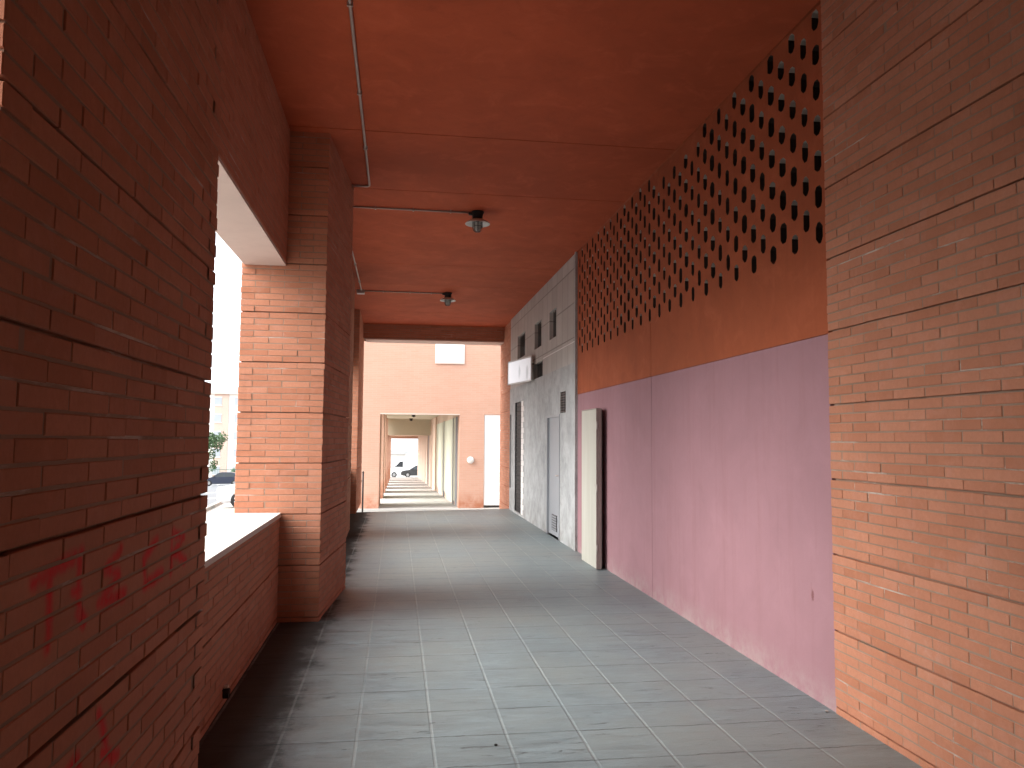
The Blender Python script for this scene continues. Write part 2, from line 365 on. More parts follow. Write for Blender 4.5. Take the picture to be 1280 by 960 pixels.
# ------------------------------------------------------------------ brickwork
CH, G0, BAND, JT = .445/8, .04, .445, .0070
def inset(poly, d):
    out = []; n = len(poly); a2 = sum(poly[i][0]*poly[(i+1) % n][1]-poly[(i+1) % n][0]*poly[i][1] for i in range(n))
    sgn = 1 if a2 > 0 else -1
    for i in range(n):
        p0, p1, p2 = Vector(poly[i-1]), Vector(poly[i]), Vector(poly[(i+1) % n])
        def off(a, b):
            t = (b-a).normalized(); nn = Vector((-t.y, t.x)) * sgn
            return a + nn*d, t
        a, t1 = off(p0, p1); b, t2 = off(p1, p2)
        den = t1.x*t2.y - t1.y*t2.x
        k = ((b.x-a.x)*t2.y - (b.y-a.y)*t2.x)/den
        out.append((a.x+t1.x*k, a.y+t1.y*k))
    return out
def brickwork(name, poly, z0, z1, mats, faces=None, parent=None, seed=1, ragged=.003, groove=True, open_ends=()):
    """poly: anticlockwise plan; every listed edge gets real bricks over a mortar core; every 8th bed joint is a deep rake"""
    r = random.Random(seed); V = []; F = []; MI = []
    n = len(poly)
    def cbox(pl, a, b):
        i = len(V); k = len(pl)
        V.extend((p[0], p[1], a) for p in pl); V.extend((p[0], p[1], b) for p in pl)
        F.append(tuple(range(i+k-1, i-1, -1))); F.append(tuple(range(i+k, i+2*k)))
        for q in range(k): F.append((i+q, i+(q+1) % k, i+k+(q+1) % k, i+k+q))
        MI.extend([1]*(k+2))
    cbox(inset(poly, .02), z0, z1)
    k0 = math.floor((z0-G0)/BAND)
    shallow = inset(poly, .0024)
    for k in range(k0, int((z1-G0)/BAND)+2):
        a = G0+k*BAND+.007; b = G0+(k+1)*BAND-.0055
        a = max(a, z0+.0006); b = min(b, z1-.0006)
        if b-a > .01: cbox(shallow, a, b)
    c0 = math.floor((z0-G0)/CH)
    for e in (faces if faces is not None else range(n)):
        P = Vector(poly[e]); Q = Vector(poly[(e+1) % n]); t = (Q-P); L = t.length; t /= L
        nn = Vector((t.y, -t.x))
        dp_ = (Vector(poly[e-1])-P).normalized(); dq_ = (Vector(poly[(e+2) % n])-Q).normalized()
        sk0 = dp_.dot(t)/max(.2, -dp_.dot(nn)); sk1 = dq_.dot(t)/max(.2, -dq_.dot(nn))    # skew of the corner bricks' ends
        for c in range(c0, int((z1-G0)/CH)+2):
            zb = G0+c*CH+JT/2; zt = zb+CH-JT
            if groove and c % 8 == 0: zb += .002
            if groove and c % 8 == 7: zt -= .001
            zb = max(zb, z0); zt = min(zt, z1)
            if zt-zb < .012: continue
            full = (c+e) % 2 == 0
            s0 = 0 if full else .115+JT; s1 = L if full else L-.115-JT
            if e in open_ends: s0, s1 = 0, L
            s = s0-(.125 if (e in open_ends and not full) else 0)
            ends = []
            while s < s1-.001:
                a = max(s, s0); b = min(s+.2455, s1)
                if s1-(s+.25) < .05: b = s1
                if b-a > .03: ends.append((a, b))
                s = s+.25 if b < s1 else s1+1
            for a, b in ends:
                j = r.uniform(-.0016, .0016); dl = r.uniform(-.0015, .0015); dr = r.uniform(-.0015, .0015)
                if a == s0: dl = r.uniform(-ragged, .0008)
                if b == s1: dr = r.uniform(-.0008, ragged)
                zz0 = zb+r.uniform(-.0012, .0012); zz1 = zt+r.uniform(-.0012, .0012)
                zz0 = max(zz0, z0-.0004); zz1 = min(zz1, z1+.0004)
                tilt = r.uniform(-.0012, .0012)
                i = len(V)
                bk = -.1145 if (full and e not in open_ends and (a == s0 or b == s1)) else -.05
                for (o, ins) in ((bk, 0), (-.0028+j, 0), (j, .0026)):
                    for (ss, zz, tt) in ((a+dl+ins, zz0+ins, -tilt), (b+dr-ins, zz0+ins, tilt), (b+dr-ins, zz1-ins, tilt), (a+dl+ins, zz1-ins, -tilt)):
                        sk = 0
                        if o < -.1: sk = (sk0*-o if (a == s0 and ss < (a+b)/2) else sk1*-o if (b == s1 and ss > (a+b)/2) else 0)
                        p = P+t*(ss+sk)+nn*(o+(tt if o > -.04 else 0)); V.append((p.x, p.y, zz))
                F.append((i+8, i+9, i+10, i+11)); MI.append(0)
                for u in (0, 4):
                    for q in range(4):
                        F.append((i+u+q, i+u+(q+1) % 4, i+u+4+(q+1) % 4, i+u+4+q)); MI.append(0)
    return raw(name, V, F, mats, parent, MI)
BM = [M['brick'], M['mortar']]

H = 4.37
XO = -1.385     # outer face of the pillars
# ---------------------------------------------------------------- pillars
PA = [(-.74, 1.545), (-.74, 3.275), (XO, 3.275), (XO, 1.545)]
PB = [(-.652, 7.142), (-.520, 8.69), (XO, 8.69), (XO, 7.142)]
PC = [(-.772, 12.72), (-.792, 14.20), (XO, 14.20), (XO, 12.72)]
PD = [(-.835, 17.10), (-.850, 19.85), (XO, 19.85), (XO, 17.10)]
g = 'brick pillars along the open left side'
tag(brickwork('brick_pillar', PA, 0, H+.03, [M['brick_graffiti'], M['mortar']], seed=2, ragged=.0045),
    'dark nearest brick pillar sprayed with red graffiti, filling the left edge', 'pillar', g)
tag(brickwork('brick_pillar', PB, 0, H+.03, BM, seed=3, ragged=.005),
    'brick pillar at the far end of the parapet, its near face bright orange', 'pillar', g)
tag(brickwork('brick_pillar', PC, 0, H+.03, BM, seed=4), 'narrow lit sliver of brick pillar just behind the big bright one', 'pillar', g)
tag(brickwork('brick_pillar', PD, 0, H+.03, BM, seed=5), 'last brick pillar beside the thin post, where the paving ends', 'pillar', g)
# ------------------------------------------------- parapets and lintel beams
gp = 'parapet walls between the pillars'; gl = 'lintel beams over the openings'
spans = [(3.275, 7.142, 'low brick parapet with pale stone coping between sprayed pillar and bright pillar', 'deep brick lintel with pale underside over the first left opening'),
         (8.69, 12.72, 'low brick parapet hidden behind the bright orange pillar', 'brick lintel hidden behind the bright orange pillar'),
         (14.20, 17.10, 'low brick parapet running up to the last pillar', 'brick lintel running up to the last pillar')]
for i, (y0, y1, lp, ll) in enumerate(spans):
    y0 += .004; y1 -= .004
    root = empty('parapet_wall', (-1.19, (y0+y1)/2, 0)); tag(root, lp, 'parapet', gp)
    world_child(brickwork('wall', [(-1.0, y0), (-1.0, y1), (-1.37, y1), (-1.37, y0)], 0, .905, BM, faces=[0, 2], seed=20+i, open_ends=(0, 2)), root)
    bm = bmesh.new(); k = 4; yy = [y0+.003+(y1-y0-.006)*q/k for q in range(k+1)]
    for q in range(k): box(bm, (-1.41, yy[q]+.002, .907), (-.988, yy[q+1]-.002, .945), 0, .004)
    world_child(link('coping', bm, M['coping']), root)
    root = empty('lintel_beam', (-1.19, (y0+y1)/2, 3.13)); tag(root, ll, 'beam', gl)
    world_child(brickwork('brick_face', [(-1.0, y0), (-1.0, y1), (-1.37, y1), (-1.37, y0)], 3.157, H+.02, BM, faces=[0, 2], seed=30+i, open_ends=(0, 2)), root)
    bm = bmesh.new(); box(bm, (-1.366, y0, 3.130), (-1.004, y1, 3.156))
    world_child(link('soffit', bm, M['soffit']), root)
# behind the camera: unseen wall added, its opening narrowed to dim the near pillar
bm = bmesh.new()
box(bm, (-1.37, .95, 0), (-1.0, 1.541, .905)); box(bm, (-1.37, .95, 3.13), (-1.0, 1.541, H+.02)); box(bm, (XO, -6.6, 0), (-.74, .94, H+.02)); box(bm, (XO+.01, -6.9, 0), (2.9, -6.61, H+.02))
tag(link('rear_light_blocker', bm, M['far_brick']), kind='structure')
# end beam across the arcade
root = empty('end_beam', (.85, 19.5, 4.0)); tag(root, 'dark brick beam spanning the far end of the arcade under the ceiling', 'beam')
world_child(brickwork('brick_face', [(-.843, 19.2), (2.596, 19.2), (2.596, 19.84), (-.847, 19.84)], 4.022, H+.02, BM, faces=[0, 2], seed=41, open_ends=(0, 2)), root)
bm = bmesh.new(); box(bm, (-.793, 19.205, 3.995), (2.596, 19.835, 4.020)); world_child(link('soffit', bm, M['soffit']), root)
# ---------------------------------------------------------------- right side
tag(brickwork('brick_wall', [(2.590, -6.6), (2.90, -6.6), (2.90, 4.421), (2.590, 4.421)], 0, H+.02, BM, faces=[3], seed=51, ragged=.006, open_ends=(3,)),
    'tall orange brick wall nearest on the right, beside the pink panel', 'wall')
tag(brickwork('brick_pier', [(2.598, 17.92), (3.0, 17.92), (3.0, 19.85), (2.598, 19.85)], -.5, H+.02, BM, faces=[0, 2, 3], seed=52),
    'brick pier closing the right wall at the far end beyond the grey shop front', 'pier')

wall = empty('painted_wall', (2.6, 7.8, 0)); tag(wall, 'plastered wall painted pink below and orange above with a honeycomb of holes', 'wall')
XW = 2.6; y0, yj, y1 = 4.424, 7.81, 11.165; g2 = .010
bm = bmesh.new()
box(bm, (XW, y0, 0), (XW+.2, yj-g2/2, 2.256)); box(bm, (XW, yj+g2/2, 0), (XW+.2, y1, 2.256)); 
world_child(link('pink_panel', bm, M['pink']), wall)
bm = bmesh.new()
box(bm, (XW-.003, y0, 2.259), (XW+.2, yj-g2/2, 2.815)); box(bm, (XW-.003, yj+g2/2, 2.259), (XW+.2, y1, 2.815))
world_child(link('orange_band', bm, M['orange']), wall)
bm = bmesh.new(); box(bm, (XW+.021, yj-.004, 0.001), (XW+.25, yj+.004, 2.81)); world_child(link('joint_backing', bm, M['seam']), wall)
# perforated screen
V, F, MI = [], [], []
def quad(a, b, c, d, m):
    i = len(V); V.extend((a, b, c, d)); F.append((i, i+1, i+2, i+3)); MI.append(m)
zb, zt = 2.8152, H; XS = XW-.003; DP = .11
def face(ya, yb, za, zc):
    quad((XS, ya, za), (XS, ya, zc), (XS, yb, zc), (XS, yb, za), 0)
    quad((XS+DP, ya, za), (XS+DP, yb, za), (XS+DP, yb, zc), (XS+DP, ya, zc), 1)
rr = random.Random(5); prev = y0; col = 0; yc = 4.505
while yc < y1-.06:
    w = rr.choice((.066, .074, .082, .088)); hgt = .134
    a, b = yc-w/2, yc+w/2
    face(prev, a, zb, zt)
    A = col % 2 == 0
    zs = [(4.285 if A else 4.170)-.23*k for k in range(7 if A else 6)]
    if A and 6.55 < yc < 7.55: zs = zs[1:]
    zs = sorted(zs); z = zb
    for zc in zs:
        hh = hgt*rr.uniform(.94, 1.05); lo, hi = zc-hh/2, zc+hh/2
        face(a, b, z, lo)
        X0, X1 = XS, XS+DP
        cy_ = (b-a)*rr.uniform(.30, .42); cz_ = hh*rr.uniform(.16, .26)
        ring = [(a, lo+cz_), (a, hi-cz_), (a+cy_, hi), (b-cy_*.7, hi), (b, hi-cz_*.8), (b, lo+cz_), (b-cy_, lo), (a+cy_*.7, lo)]
        for (p, q, k_) in ((ring[1], ring[2], (a, hi)), (ring[3], ring[4], (b, hi)), (ring[5], ring[6], (b, lo)), (ring[7], ring[0], (a, lo))):
            i_ = len(V); V.extend([(XS, *p), (XS, *q), (XS, *k_)]); F.append((i_, i_+1, i_+2)); MI.append(0)
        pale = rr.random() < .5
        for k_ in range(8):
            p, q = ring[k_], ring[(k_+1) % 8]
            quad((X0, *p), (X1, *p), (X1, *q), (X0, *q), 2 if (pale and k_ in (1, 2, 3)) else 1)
        z = hi
    face(a, b, z, zt)
    prev = b; col += 1; yc += .1515
face(prev, y1, zb, zt)
quad((XS, y0, zb), (XS, y1, zb), (XS+DP, y1, zb), (XS+DP, y0, zb), 0)
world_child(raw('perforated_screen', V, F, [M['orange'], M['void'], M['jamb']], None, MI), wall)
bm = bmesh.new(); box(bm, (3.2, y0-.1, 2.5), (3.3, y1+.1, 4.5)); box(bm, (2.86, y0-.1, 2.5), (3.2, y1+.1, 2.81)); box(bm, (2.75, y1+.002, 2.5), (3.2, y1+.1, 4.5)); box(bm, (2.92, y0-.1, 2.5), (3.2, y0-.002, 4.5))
world_child(link('cavity_shade_lining', bm, M['void']), wall)
bm = bmesh.new(); tube(bm, [(XW-.006, y0, H-.004), (XW-.006, y1, H-.004)], .008, 6); world_child(link('cover_bead', bm, M['orange']), wall)

# cream door panel standing proud of the pink wall
d = empty('door', (2.53, 9.96, 0)); tag(d, 'narrow cream door panel with dark edge standing proud of the pink wall', 'door')
bm = bmesh.new(); box(bm, (-.06, -.385, .005), (-.035, .40, 1.985), 0, .003); link('leaf', bm, M['door_cream'], d)
bm = bmesh.new(); box(bm, (-.0345, -.40, .004), (.005, .395, 1.995), 0, .003); box(bm, (.0052, -.20, .004), (.0695, .39, 1.95)); box(bm, (-.064, -.398, .004), (-.035, -.387, 1.995)); box(bm, (-.064, -.3865, 1.987), (-.035, .395, 1.997)); link('frame', bm, M['door_edge'], d)
for z in (.25, 1.0, 1.78):
    bm = bmesh.new(); tube(bm, [(-.055, -.402, z-.05), (-.055, -.402, z+.05)], .008, 8); link('hinge', bm, M['zinc'], d)
bm = bmesh.new(); tube(bm, [(-.061, -.32, 1.03), (-.063, -.32, 1.03)], .016, 12); link('lock_plate', bm, M['zinc'], d)

# ---------------------------------------------------------------- grey shop front
shop = empty('shop_front', (2.6, 14.5, 0)); tag(shop, 'closed grey shop front of concrete blocks over rough cement with small dark windows', 'shop front')
ya, yb = 11.172, 17.915
def wall_holes(name, x0, x1, ya, yb, za, zb, holes, mat, parent):
    ys = sorted({ya, yb, *[h[0] for h in holes], *[h[1] for h in holes]}); zs = sorted({za, zb, *[h[2] for h in holes], *[h[3] for h in holes]})
    ys = [v for v in ys if ya <= v <= yb]; zs = [v for v in zs if za <= v <= zb]
    bm = bmesh.new()
    solid = lambda y, z: not any(h[0] < y < h[1] and h[2] < z < h[3] for h in holes) and ya < y < yb and za < z < zb
    for i in range(len(ys)-1):
        for j in range(len(zs)-1):
            p, q, r_, s = ys[i], ys[i+1], zs[j], zs[j+1]
            if not solid((p+q)/2, (r_+s)/2): continue
            for x in (x0, x1): bm.faces.new([bm.verts.new(v) for v in ((x, p, r_), (x, q, r_), (x, q, s), (x, p, s))])
            e = 1e-4
            if not solid(p-e, (r_+s)/2): bm.faces.new([bm.verts.new(v) for v in ((x0, p, r_), (x0, p, s), (x1, p, s), (x1, p, r_))])
            if not solid(q+e, (r_+s)/2): bm.faces.new([bm.verts.new(v) for v in ((x0, q, r_), (x0, q, s), (x1, q, s), (x1, q, r_))])
            if not solid((p+q)/2, r_-e): bm.faces.new([bm.verts.new(v) for v in ((x0, p, r_), (x0, q, r_), (x1, q, r_), (x1, p, r_))])
            if not solid((p+q)/2, s+e): bm.faces.new([bm.verts.new(v) for v in ((x0, p, s), (x0, q, s), (x1, q, s), (x1, p, s))])
    bmesh.ops.remove_doubles(bm, verts=bm.verts[:], dist=1e-5)
    return world_child(link(name, bm, mat), parent)
wins = [(12.66, 13.24, 3.31, 3.79), (14.0, 14.72, 3.31, 3.80), (15.84, 16.86, 3.33, 3.83), (13.85, 14.75, 2.7425, 3.03)]
wall_holes('block_wall', 2.582, 2.8, ya, yb, 2.742, H+.02, wins, M['block'], shop)
holes = [(16.18, 17.12, .04, 2.40), (17.68, 17.90, .5, 2.16), (12.29, 13.36, 0.0, 2.01), (11.85, 12.23, 2.02, 2.35)]
wall_holes('cement_wall', 2.572, 2.8, ya, yb, -.05, 2.74, holes, M['cement'], shop)
bm = bmesh.new(); box(bm, (2.560, ya-.012, 0), (2.60, ya+.028, H)); world_child(link('corner_trim', bm, M['cement']), shop)
bm = bmesh.new(); box(bm, (2.577, ya+.03, 3.045), (2.59, 13.8, 3.058)); world_child(link('string_line', bm, M['white_frame']), shop)
for (a, b, c_, d_) in wins:
    bm = bmesh.new(); box(bm, (2.66, a-.01, c_-.01), (2.68, b+.01, d_+.01))
    w = world_child(link('window', bm, M['pane']), shop)
    bm = bmesh.new()
    nb = max(3, int((b-a)/.12))
    for q in range(1, nb): tube(bm, [(2.63, a+(b-a)*q/nb, c_), (2.63, a+(b-a)*q/nb, d_)], .007, 6)
    gr = link('bars', bm, M['dark_metal']); gr.parent = w; gr.matrix_parent_inverse = w.matrix_parent_inverse.inverted() @ Matrix() if False else Matrix(); gr.matrix_parent_inverse = Matrix()
# dark roller shutter set back in its reveal
bm = bmesh.new(); nz = 24
for q in range(nz):
    z0_ = .045+q*.098; box(bm, (2.60, 16.19, z0_), (2.62, 17.11, z0_+.09), 0, .006)
box(bm, (2.622, 16.185, .042), (2.64, 17.115, 2.398)); box(bm, (2.585, 17.085, .045), (2.6, 17.118, 2.396)); sh = world_child(link('roller_shutter', bm, M['black']), shop)
bm = bmesh.new()
for q in range(21):
    z0_ = .05+q*.112; box(bm, (2.562, 15.84 if q % 2 else 15.93, z0_), (2.575, 16.178, z0_+.106), 0, .003)
world_child(link('shutter_jamb', bm, M['white_frame']), shop)
bm = bmesh.new(); box(bm, (2.62, 17.67, .49), (2.66, 17.905, 2.17)); world_child(link('window', bm, M['black']), shop)
# steel door
bm = bmesh.new(); box(bm, (2.600, 12.335, .02), (2.64, 13.315, 1.97), 0, .003); dr = world_child(link('steel_door', bm, M['grey_metal']), shop)
def sub(o, p): o.parent = p; o.matrix_parent_inverse = Matrix(); return o
def frame_yz(bm, x0, x1, a, b, c_, d_, t):
    box(bm, (x0, a, c_), (x1, a+t, d_)); box(bm, (x0, b-t, c_), (x1, b, d_)); box(bm, (x0, a+t, d_-t), (x1, b-t, d_))
bm = bmesh.new(); frame_yz(bm, 2.562, 2.65, 12.292, 13.358, 0, 2.008, .04); sub(link('door_frame', bm, M['grey_metal']), dr)
bm = bmesh.new(); box(bm, (2.592, 12.62, .10), (2.5995, 13.02, .36)); sub(link('vent_plate', bm, M['dark_metal']), dr)
bm = bmesh.new()
for q in range(6): box(bm, (2.583, 12.625, .115+q*.041), (2.5915, 13.015, .135+q*.041))
for q in range(4): box(bm, (2.580, 12.63+q*.122, .105), (2.583, 12.645+q*.122, .355))
sub(link('vent_slats', bm, M['grey_metal']), dr)
bm = bmesh.new(); tube(bm, [(2.60, 12.42, 1.02), (2.56, 12.42, 1.02), (2.556, 12.53, 1.015)], .011, 8); sub(link('handle', bm, M['zinc']), dr)
# wall grille
bm = bmesh.new(); box(bm, (2.66, 11.84, 2.01), (2.67, 12.24, 2.36)); vg = world_child(link('vent_grille', bm, M['black']), shop)
bm = bmesh.new()
for q in range(8): box(bm, (2.566, 11.855, 2.03+q*.040), (2.58, 12.225, 2.046+q*.040))
for q in range(4): box(bm, (2.568, 11.853+q*.121, 2.021), (2.582, 11.868+q*.121, 2.349))
sub(link('slats', bm, M['dark_metal']), vg)
# sign board, knocked askew
sg = empty('sign_board', (2.50, 14.6, 2.945), math.atan2(.26, 1.3)); tag(sg, 'blank white sign board with faint painted grey reflections hanging askew on the shop front', 'sign')
bm = bmesh.new(); box(bm, (.006, .012, -.228), (.028, 1.318, .228), 0, .004); link('casing', bm, M['sign_side'], sg)
bm = bmesh.new(); box(bm, (-.002, .025, -.215), (.0055, 1.305, .215)); link('face', bm, M['sign'], sg)
bm = bmesh.new(); box(bm, (-.007, .0, -.24), (.012, 1.33, -.2285)); box(bm, (-.007, .0, .2285), (.012, 1.33, .24)); box(bm, (-.007, .0, -.228), (.012, .0115, .228)); box(bm, (-.007, 1.3185, -.228), (.012, 1.33, .228)); link('rim', bm, M['white_frame'], sg)
for q in (.16, 1.15):
    bm = bmesh.new(); tube(bm, [(.028, q, .1), (.16 + q*.2, q+.02, .1)], .012, 6); link('bracket', bm, M['dark_metal'], sg)

# ---------------------------------------------------------------- ceiling
bm = bmesh.new(); seams = [-6.9, -2.0, 1.45, 3.30, 7.02, 8.69, 12.43, 14.12, 17.18, 19.848]
for a, b in zip(seams, seams[1:]): box(bm, (-1.362, a+.006, H), (2.90, b-.006, H+.05), 0)
box(bm, (-1.36, -6.9, H+.04), (3.4, 19.845, H+.4), 2)
box(bm, (-1.372, -6.9, H+.41), (12, 19.85, 5.2), 1)  # unseen building mass above, blocks sky light; kept low so facade stays lit
box(bm, (2.91, -6.9, -.3), (12, 19.845, H+.38), 1) if False else None
tag(link('ceiling', bm, [M['ceiling'], M['far_brick'], M['seam']]), kind='structure')

# ---------------------------------------------------------------- ceiling lamps and conduit
def make_lamp():
    root = empty('ceiling_lamp', (0, 0, 0))
    bm = bmesh.new(); lathe(bm, [(0, 0), (.078, 0), (.08, -.012), (.066, -.03), (.062, -.085), (.055, -.10), (0, -.10)], 20); box(bm, (-.11, -.018, -.045), (-.06, .018, -.012), 0, .003); link('base', bm, M['black'], root, True)
    bm = bmesh.new(); lathe(bm, [(.05, -.090), (.085, -.100), (.135, -.132), (.152, -.150), (.150, -.155), (.132, -.138), (.083, -.107), (.05, -.098)], 28); link('reflector', bm, M['reflector'], root, True)
    bm = bmesh.new(); lathe(bm, [(.050, -.1005), (.0535, -.12), (.0535, -.19), (.047, -.218), (.030, -.236), (0, -.243)], 20); link('glass_jar', bm, M['glass'], root, True)
    bm = bmesh.new(); lathe(bm, [(0, -.102), (.016, -.105), (.018, -.135), (.032, -.165), (.036, -.19), (.028, -.215), (0, -.226)], 16); link('bulb', bm, M['bulb'], root, True)
    bm = bmesh.new()
    for k in range(4):
        a = k*math.pi/4
        pts = [(.06*math.cos(a)*s, .06*math.sin(a)*s, z) for s, z in ((1, -.10), (1, -.20), (.9, -.226), (.6, -.247), (0, -.253), (-.6, -.247), (-.9, -.226), (-1, -.20), (-1, -.10))]
        tube(bm, pts, .0035, 6)
    for z in (-.135, -.185): tube(bm, [(.06*math.cos(t*math.pi/12), .06*math.sin(t*math.pi/12), z) for t in range(25)], .003, 5)
    link('wire_cage', bm, M['dark_metal'], root, True)
    return root
gl_ = 'caged lamps on the arcade ceiling'
lamp = make_lamp(); lamp.location = (.93, 9.38, H)
tag(lamp, 'larger nearer caged glass lamp under the orange ceiling', 'lamp', gl_)
l2 = copy_tree(lamp); l2.location = (.915, 14.78, H); l2['label'] = 'smaller farther caged glass lamp under the orange ceiling, near the end beam'
def conduit(label, pts, clips, grp='conduits fixed under the ceiling'):
    root = empty('conduit', pts[0]); tag(root, label, 'conduit', grp)
    bm = bmesh.new(); P = []
    for i, p in enumerate(pts):
        p = Vector(p)
        if 0 < i < len(pts)-1:
            a, b = Vector(pts[i-1]), Vector(pts[i+1]); ra = (a-p).normalized()*.06; rb = (b-p).normalized()*.06
            for q in range(6):
                t = q/5; P.append((p+ra)*(1-t)**2 + p*2*t*(1-t) + (p+rb)*t*t)
        else: P.append(p)
    tube(bm, P, .0115, 10); world_child(link('pipe', bm, M['zinc']), root)
    for (x, y, along) in clips:
        bm = bmesh.new()
        if along == 'y': box(bm, (x-.019, y-.009, H-.036), (x+.019, y+.009, H-.0005), 0, .003)
        else: box(bm, (x-.009, y-.019, H-.036), (x+.009, y+.019, H-.0005), 0, .003)
        world_child(link('clip', bm, M['zinc']), root)
zc = H-.017
conduit('metal conduit running along the ceiling then bending into the bright pillar', [(-.342, -6.5, zc), (-.342, 8.56, zc), (-.56, 8.56, zc)], [(-.342, y, 'y') for y in (.5, 2.0, 3.5, 4.9, 6.2, 7.4)])
conduit('metal conduit crossing the ceiling to the nearer caged lamp', [(-.95, 9.355, zc), (.84, 9.375, zc)], [(x, 9.36, 'x') for x in (-.3, .15, .6)])
conduit('short lengthwise conduit behind the bright pillar leading to the junction box', [(-.70, 9.55, zc), (-.70, 14.72, zc)], [(-.70, y, 'y') for y in (11.0, 12.5, 13.9)])
conduit('metal conduit crossing the ceiling from junction box to farther caged lamp', [(-.64, 14.78, zc), (.82, 14.78, zc)], [(x, 14.78, 'x') for x in (-.3, .2, .6)])
jb = empty('junction_box', (-.715, 14.80, H)); tag(jb, 'small pale junction box where the ceiling conduits meet', 'junction box')
bm = bmesh.new(); box(bm, (-.075, -.07, -.062), (.072, .07, -.0005), 0, .006); link('body', bm, M['zinc'], jb)
bm = bmesh.new(); box(bm, (-.07, -.065, -.072), (.067, .065, -.0625), 0, .003); link('lid', bm, M['white_frame'], jb)

# drain outlet at the parapet foot
dp = empty('drain_outlet', (-1.0, 5.0, .075)); tag(dp, 'small black drain outlet at the foot of the brick parapet', 'drain')
bm = bmesh.new(); tube(bm, [(-.02, 0, 0), (.035, 0, -.004)], .03, 14, cap=False); tube(bm, [(-.02, 0, 0), (.034, 0, -.004)], .026, 14); link('pipe', bm, M['black'], dp)
bm = bmesh.new(); box(bm, (.004, -.02, .031), (.030, .015, .045), 0, .004); link('mortar_dab', bm, M['coping'], dp)
def crumb(name, label, x, y, rr_, col, seed):
    rng = random.Random(seed); o = bmesh.new(); bmesh.ops.create_icosphere(o, subdivisions=2, radius=rr_)
    for v_ in o.verts: v_.co *= rng.uniform(.8, 1.15); v_.co.z *= .6
    ob = link(name, o, simple('stone_chip', col, .8), None); ob.location = (x, y, rr_*.5); tag(ob, label, 'pebble', 'loose chips on the paving')
crumb('pebble', 'tiny dark chip lying on a floor joint in the foreground', .54, 4.19, .009, (.03, .028, .026), 3)
crumb('pebble', 'tiny pale chip at the foot of the pink wall by the right brick wall', 2.55, 4.45, .010, (.36, .33, .30), 4)
# thin post where the paving ends
ps = empty('post', (-.812, 19.93, -.28)); tag(ps, 'thin dark steel post beside the last pillar', 'post')
bm = bmesh.new(); tube(bm, [(0, 0, 0), (0, 0, 1.03)], .022, 12); link('pole', bm, M['dark_metal'], ps)
bm = bmesh.new(); lathe(bm, [(0, 1.06), (.02, 1.052), (.026, 1.035), (.026, 1.02), (0, 1.02)], 12); link('cap', bm, M['dark_metal'], ps)
bm = bmesh.new(); tube(bm, [(-.5, 0, .82), (0, 0, .82)], .010, 8); link('rail', bm, M['dark_metal'], ps)

# ---------------------------------------------------------------- ground
def G(x, y):
    y = min(y, 190)
    return -.05-.035*max(0, y-12)+.04*(min(max(x, -32), 3)-3)
def sheet(name, xs, ys, f, mat, kind='structure', xoff=lambda y: 0, dz=0, skirt=0):
    bm = bmesh.new(); g_ = [[bm.verts.new((x+xoff(y), y, f(x+xoff(y), y)+dz)) for x in xs] for y in ys]
    for i in range(len(ys)-1):
        for j in range(len(xs)-1): bm.faces.new((g_[i][j], g_[i][j+1], g_[i+1][j+1], g_[i+1][j]))
    if skirt:
        r = bmesh.ops.extrude_face_region(bm, geom=bm.faces[:])
        for v in [q for q in r['geom'] if isinstance(q, bmesh.types.BMVert)]: v.co.z += skirt
    return tag(link(name, bm, mat), kind=kind)
fr = lambda a, b, n_: [a+(b-a)*i/n_ for i in range(n_+1)]
sheet('ground', [-2500, -600, -200, -80]+fr(-40, 40, 40)+[80, 200, 600, 2500], [-2500, -600, -200, -60]+fr(-30, 200, 115)+[260, 400, 800, 2500], G, M['earth'])
ro = lambda y: -8-.13*y
sheet('road', fr(-5, 5, 5), fr(-40, 104, 72), G, M['asphalt'], xoff=ro, dz=.006)
for s in (-5.15, 5.0):
    sheet('kerb', [s, s+.15], fr(-40, 104, 72), G, M['kerb'], xoff=ro, dz=-.02, skirt=.14)
sheet('road', fr(-60, -5, 20), [107, 110, 114], G, M['asphalt'], dz=.010) if False else None
# dashed centre line and a give-way bar
for y in range(-10, 100, 8): sheet('road_marking', [-.07, .07], fr(y, y+3.4, 2), G, M['roadpaint'], xoff=ro, dz=.011)
for y in (44, 57): sheet('road_marking', [.3, 4.6], [y, y+.6], G, M['roadpaint'], xoff=ro, dz=.0115)
# arcade floor slab with its slanted far edge
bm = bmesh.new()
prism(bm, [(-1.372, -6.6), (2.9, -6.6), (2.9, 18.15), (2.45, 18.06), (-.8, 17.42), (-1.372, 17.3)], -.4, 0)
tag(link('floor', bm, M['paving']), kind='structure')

# ---------------------------------------------------------------- facing brick building with its own arcade
FY = 24.0
bld = empty('brick_building', (.7, FY, -.5)); tag(bld, 'bright pale brick building beyond the arcade with a long covered passage through it', 'building')
PX0, PX1, PT = -.51, 1.895, 2.36
bm = bmesh.new()
box(bm, (-1.5, FY, -1.2), (PX0, FY+.5, 8.2)); box(bm, (PX0, FY, PT), (PX1, FY+.5, 8.2))
box(bm, (PX1, FY, -1.2), (2.655, FY+.5, 8.2)); box(bm, (2.655, FY, 2.35), (3.62, FY+.5, 8.2)); box(bm, (3.62, FY, -1.2), (14, FY+.5, 8.2))
world_child(link('facade', bm, M['far_brick']), bld)
bm = bmesh.new(); box(bm, (-1.49, FY+.5, 2.9), (14, 72, 8.15)); world_child(link('upper_storeys', bm, M['far_brick']), bld)
bm = bmesh.new(); box(bm, (2.66, FY+.02, -.42), (3.615, FY+.08, 2.345))
for q in range(1, 4): box(bm, (2.68, FY+.010, -.4+q*.7), (3.6, FY+.0195, -.388+q*.7))
wd = world_child(link('door', bm, M['white']), bld)
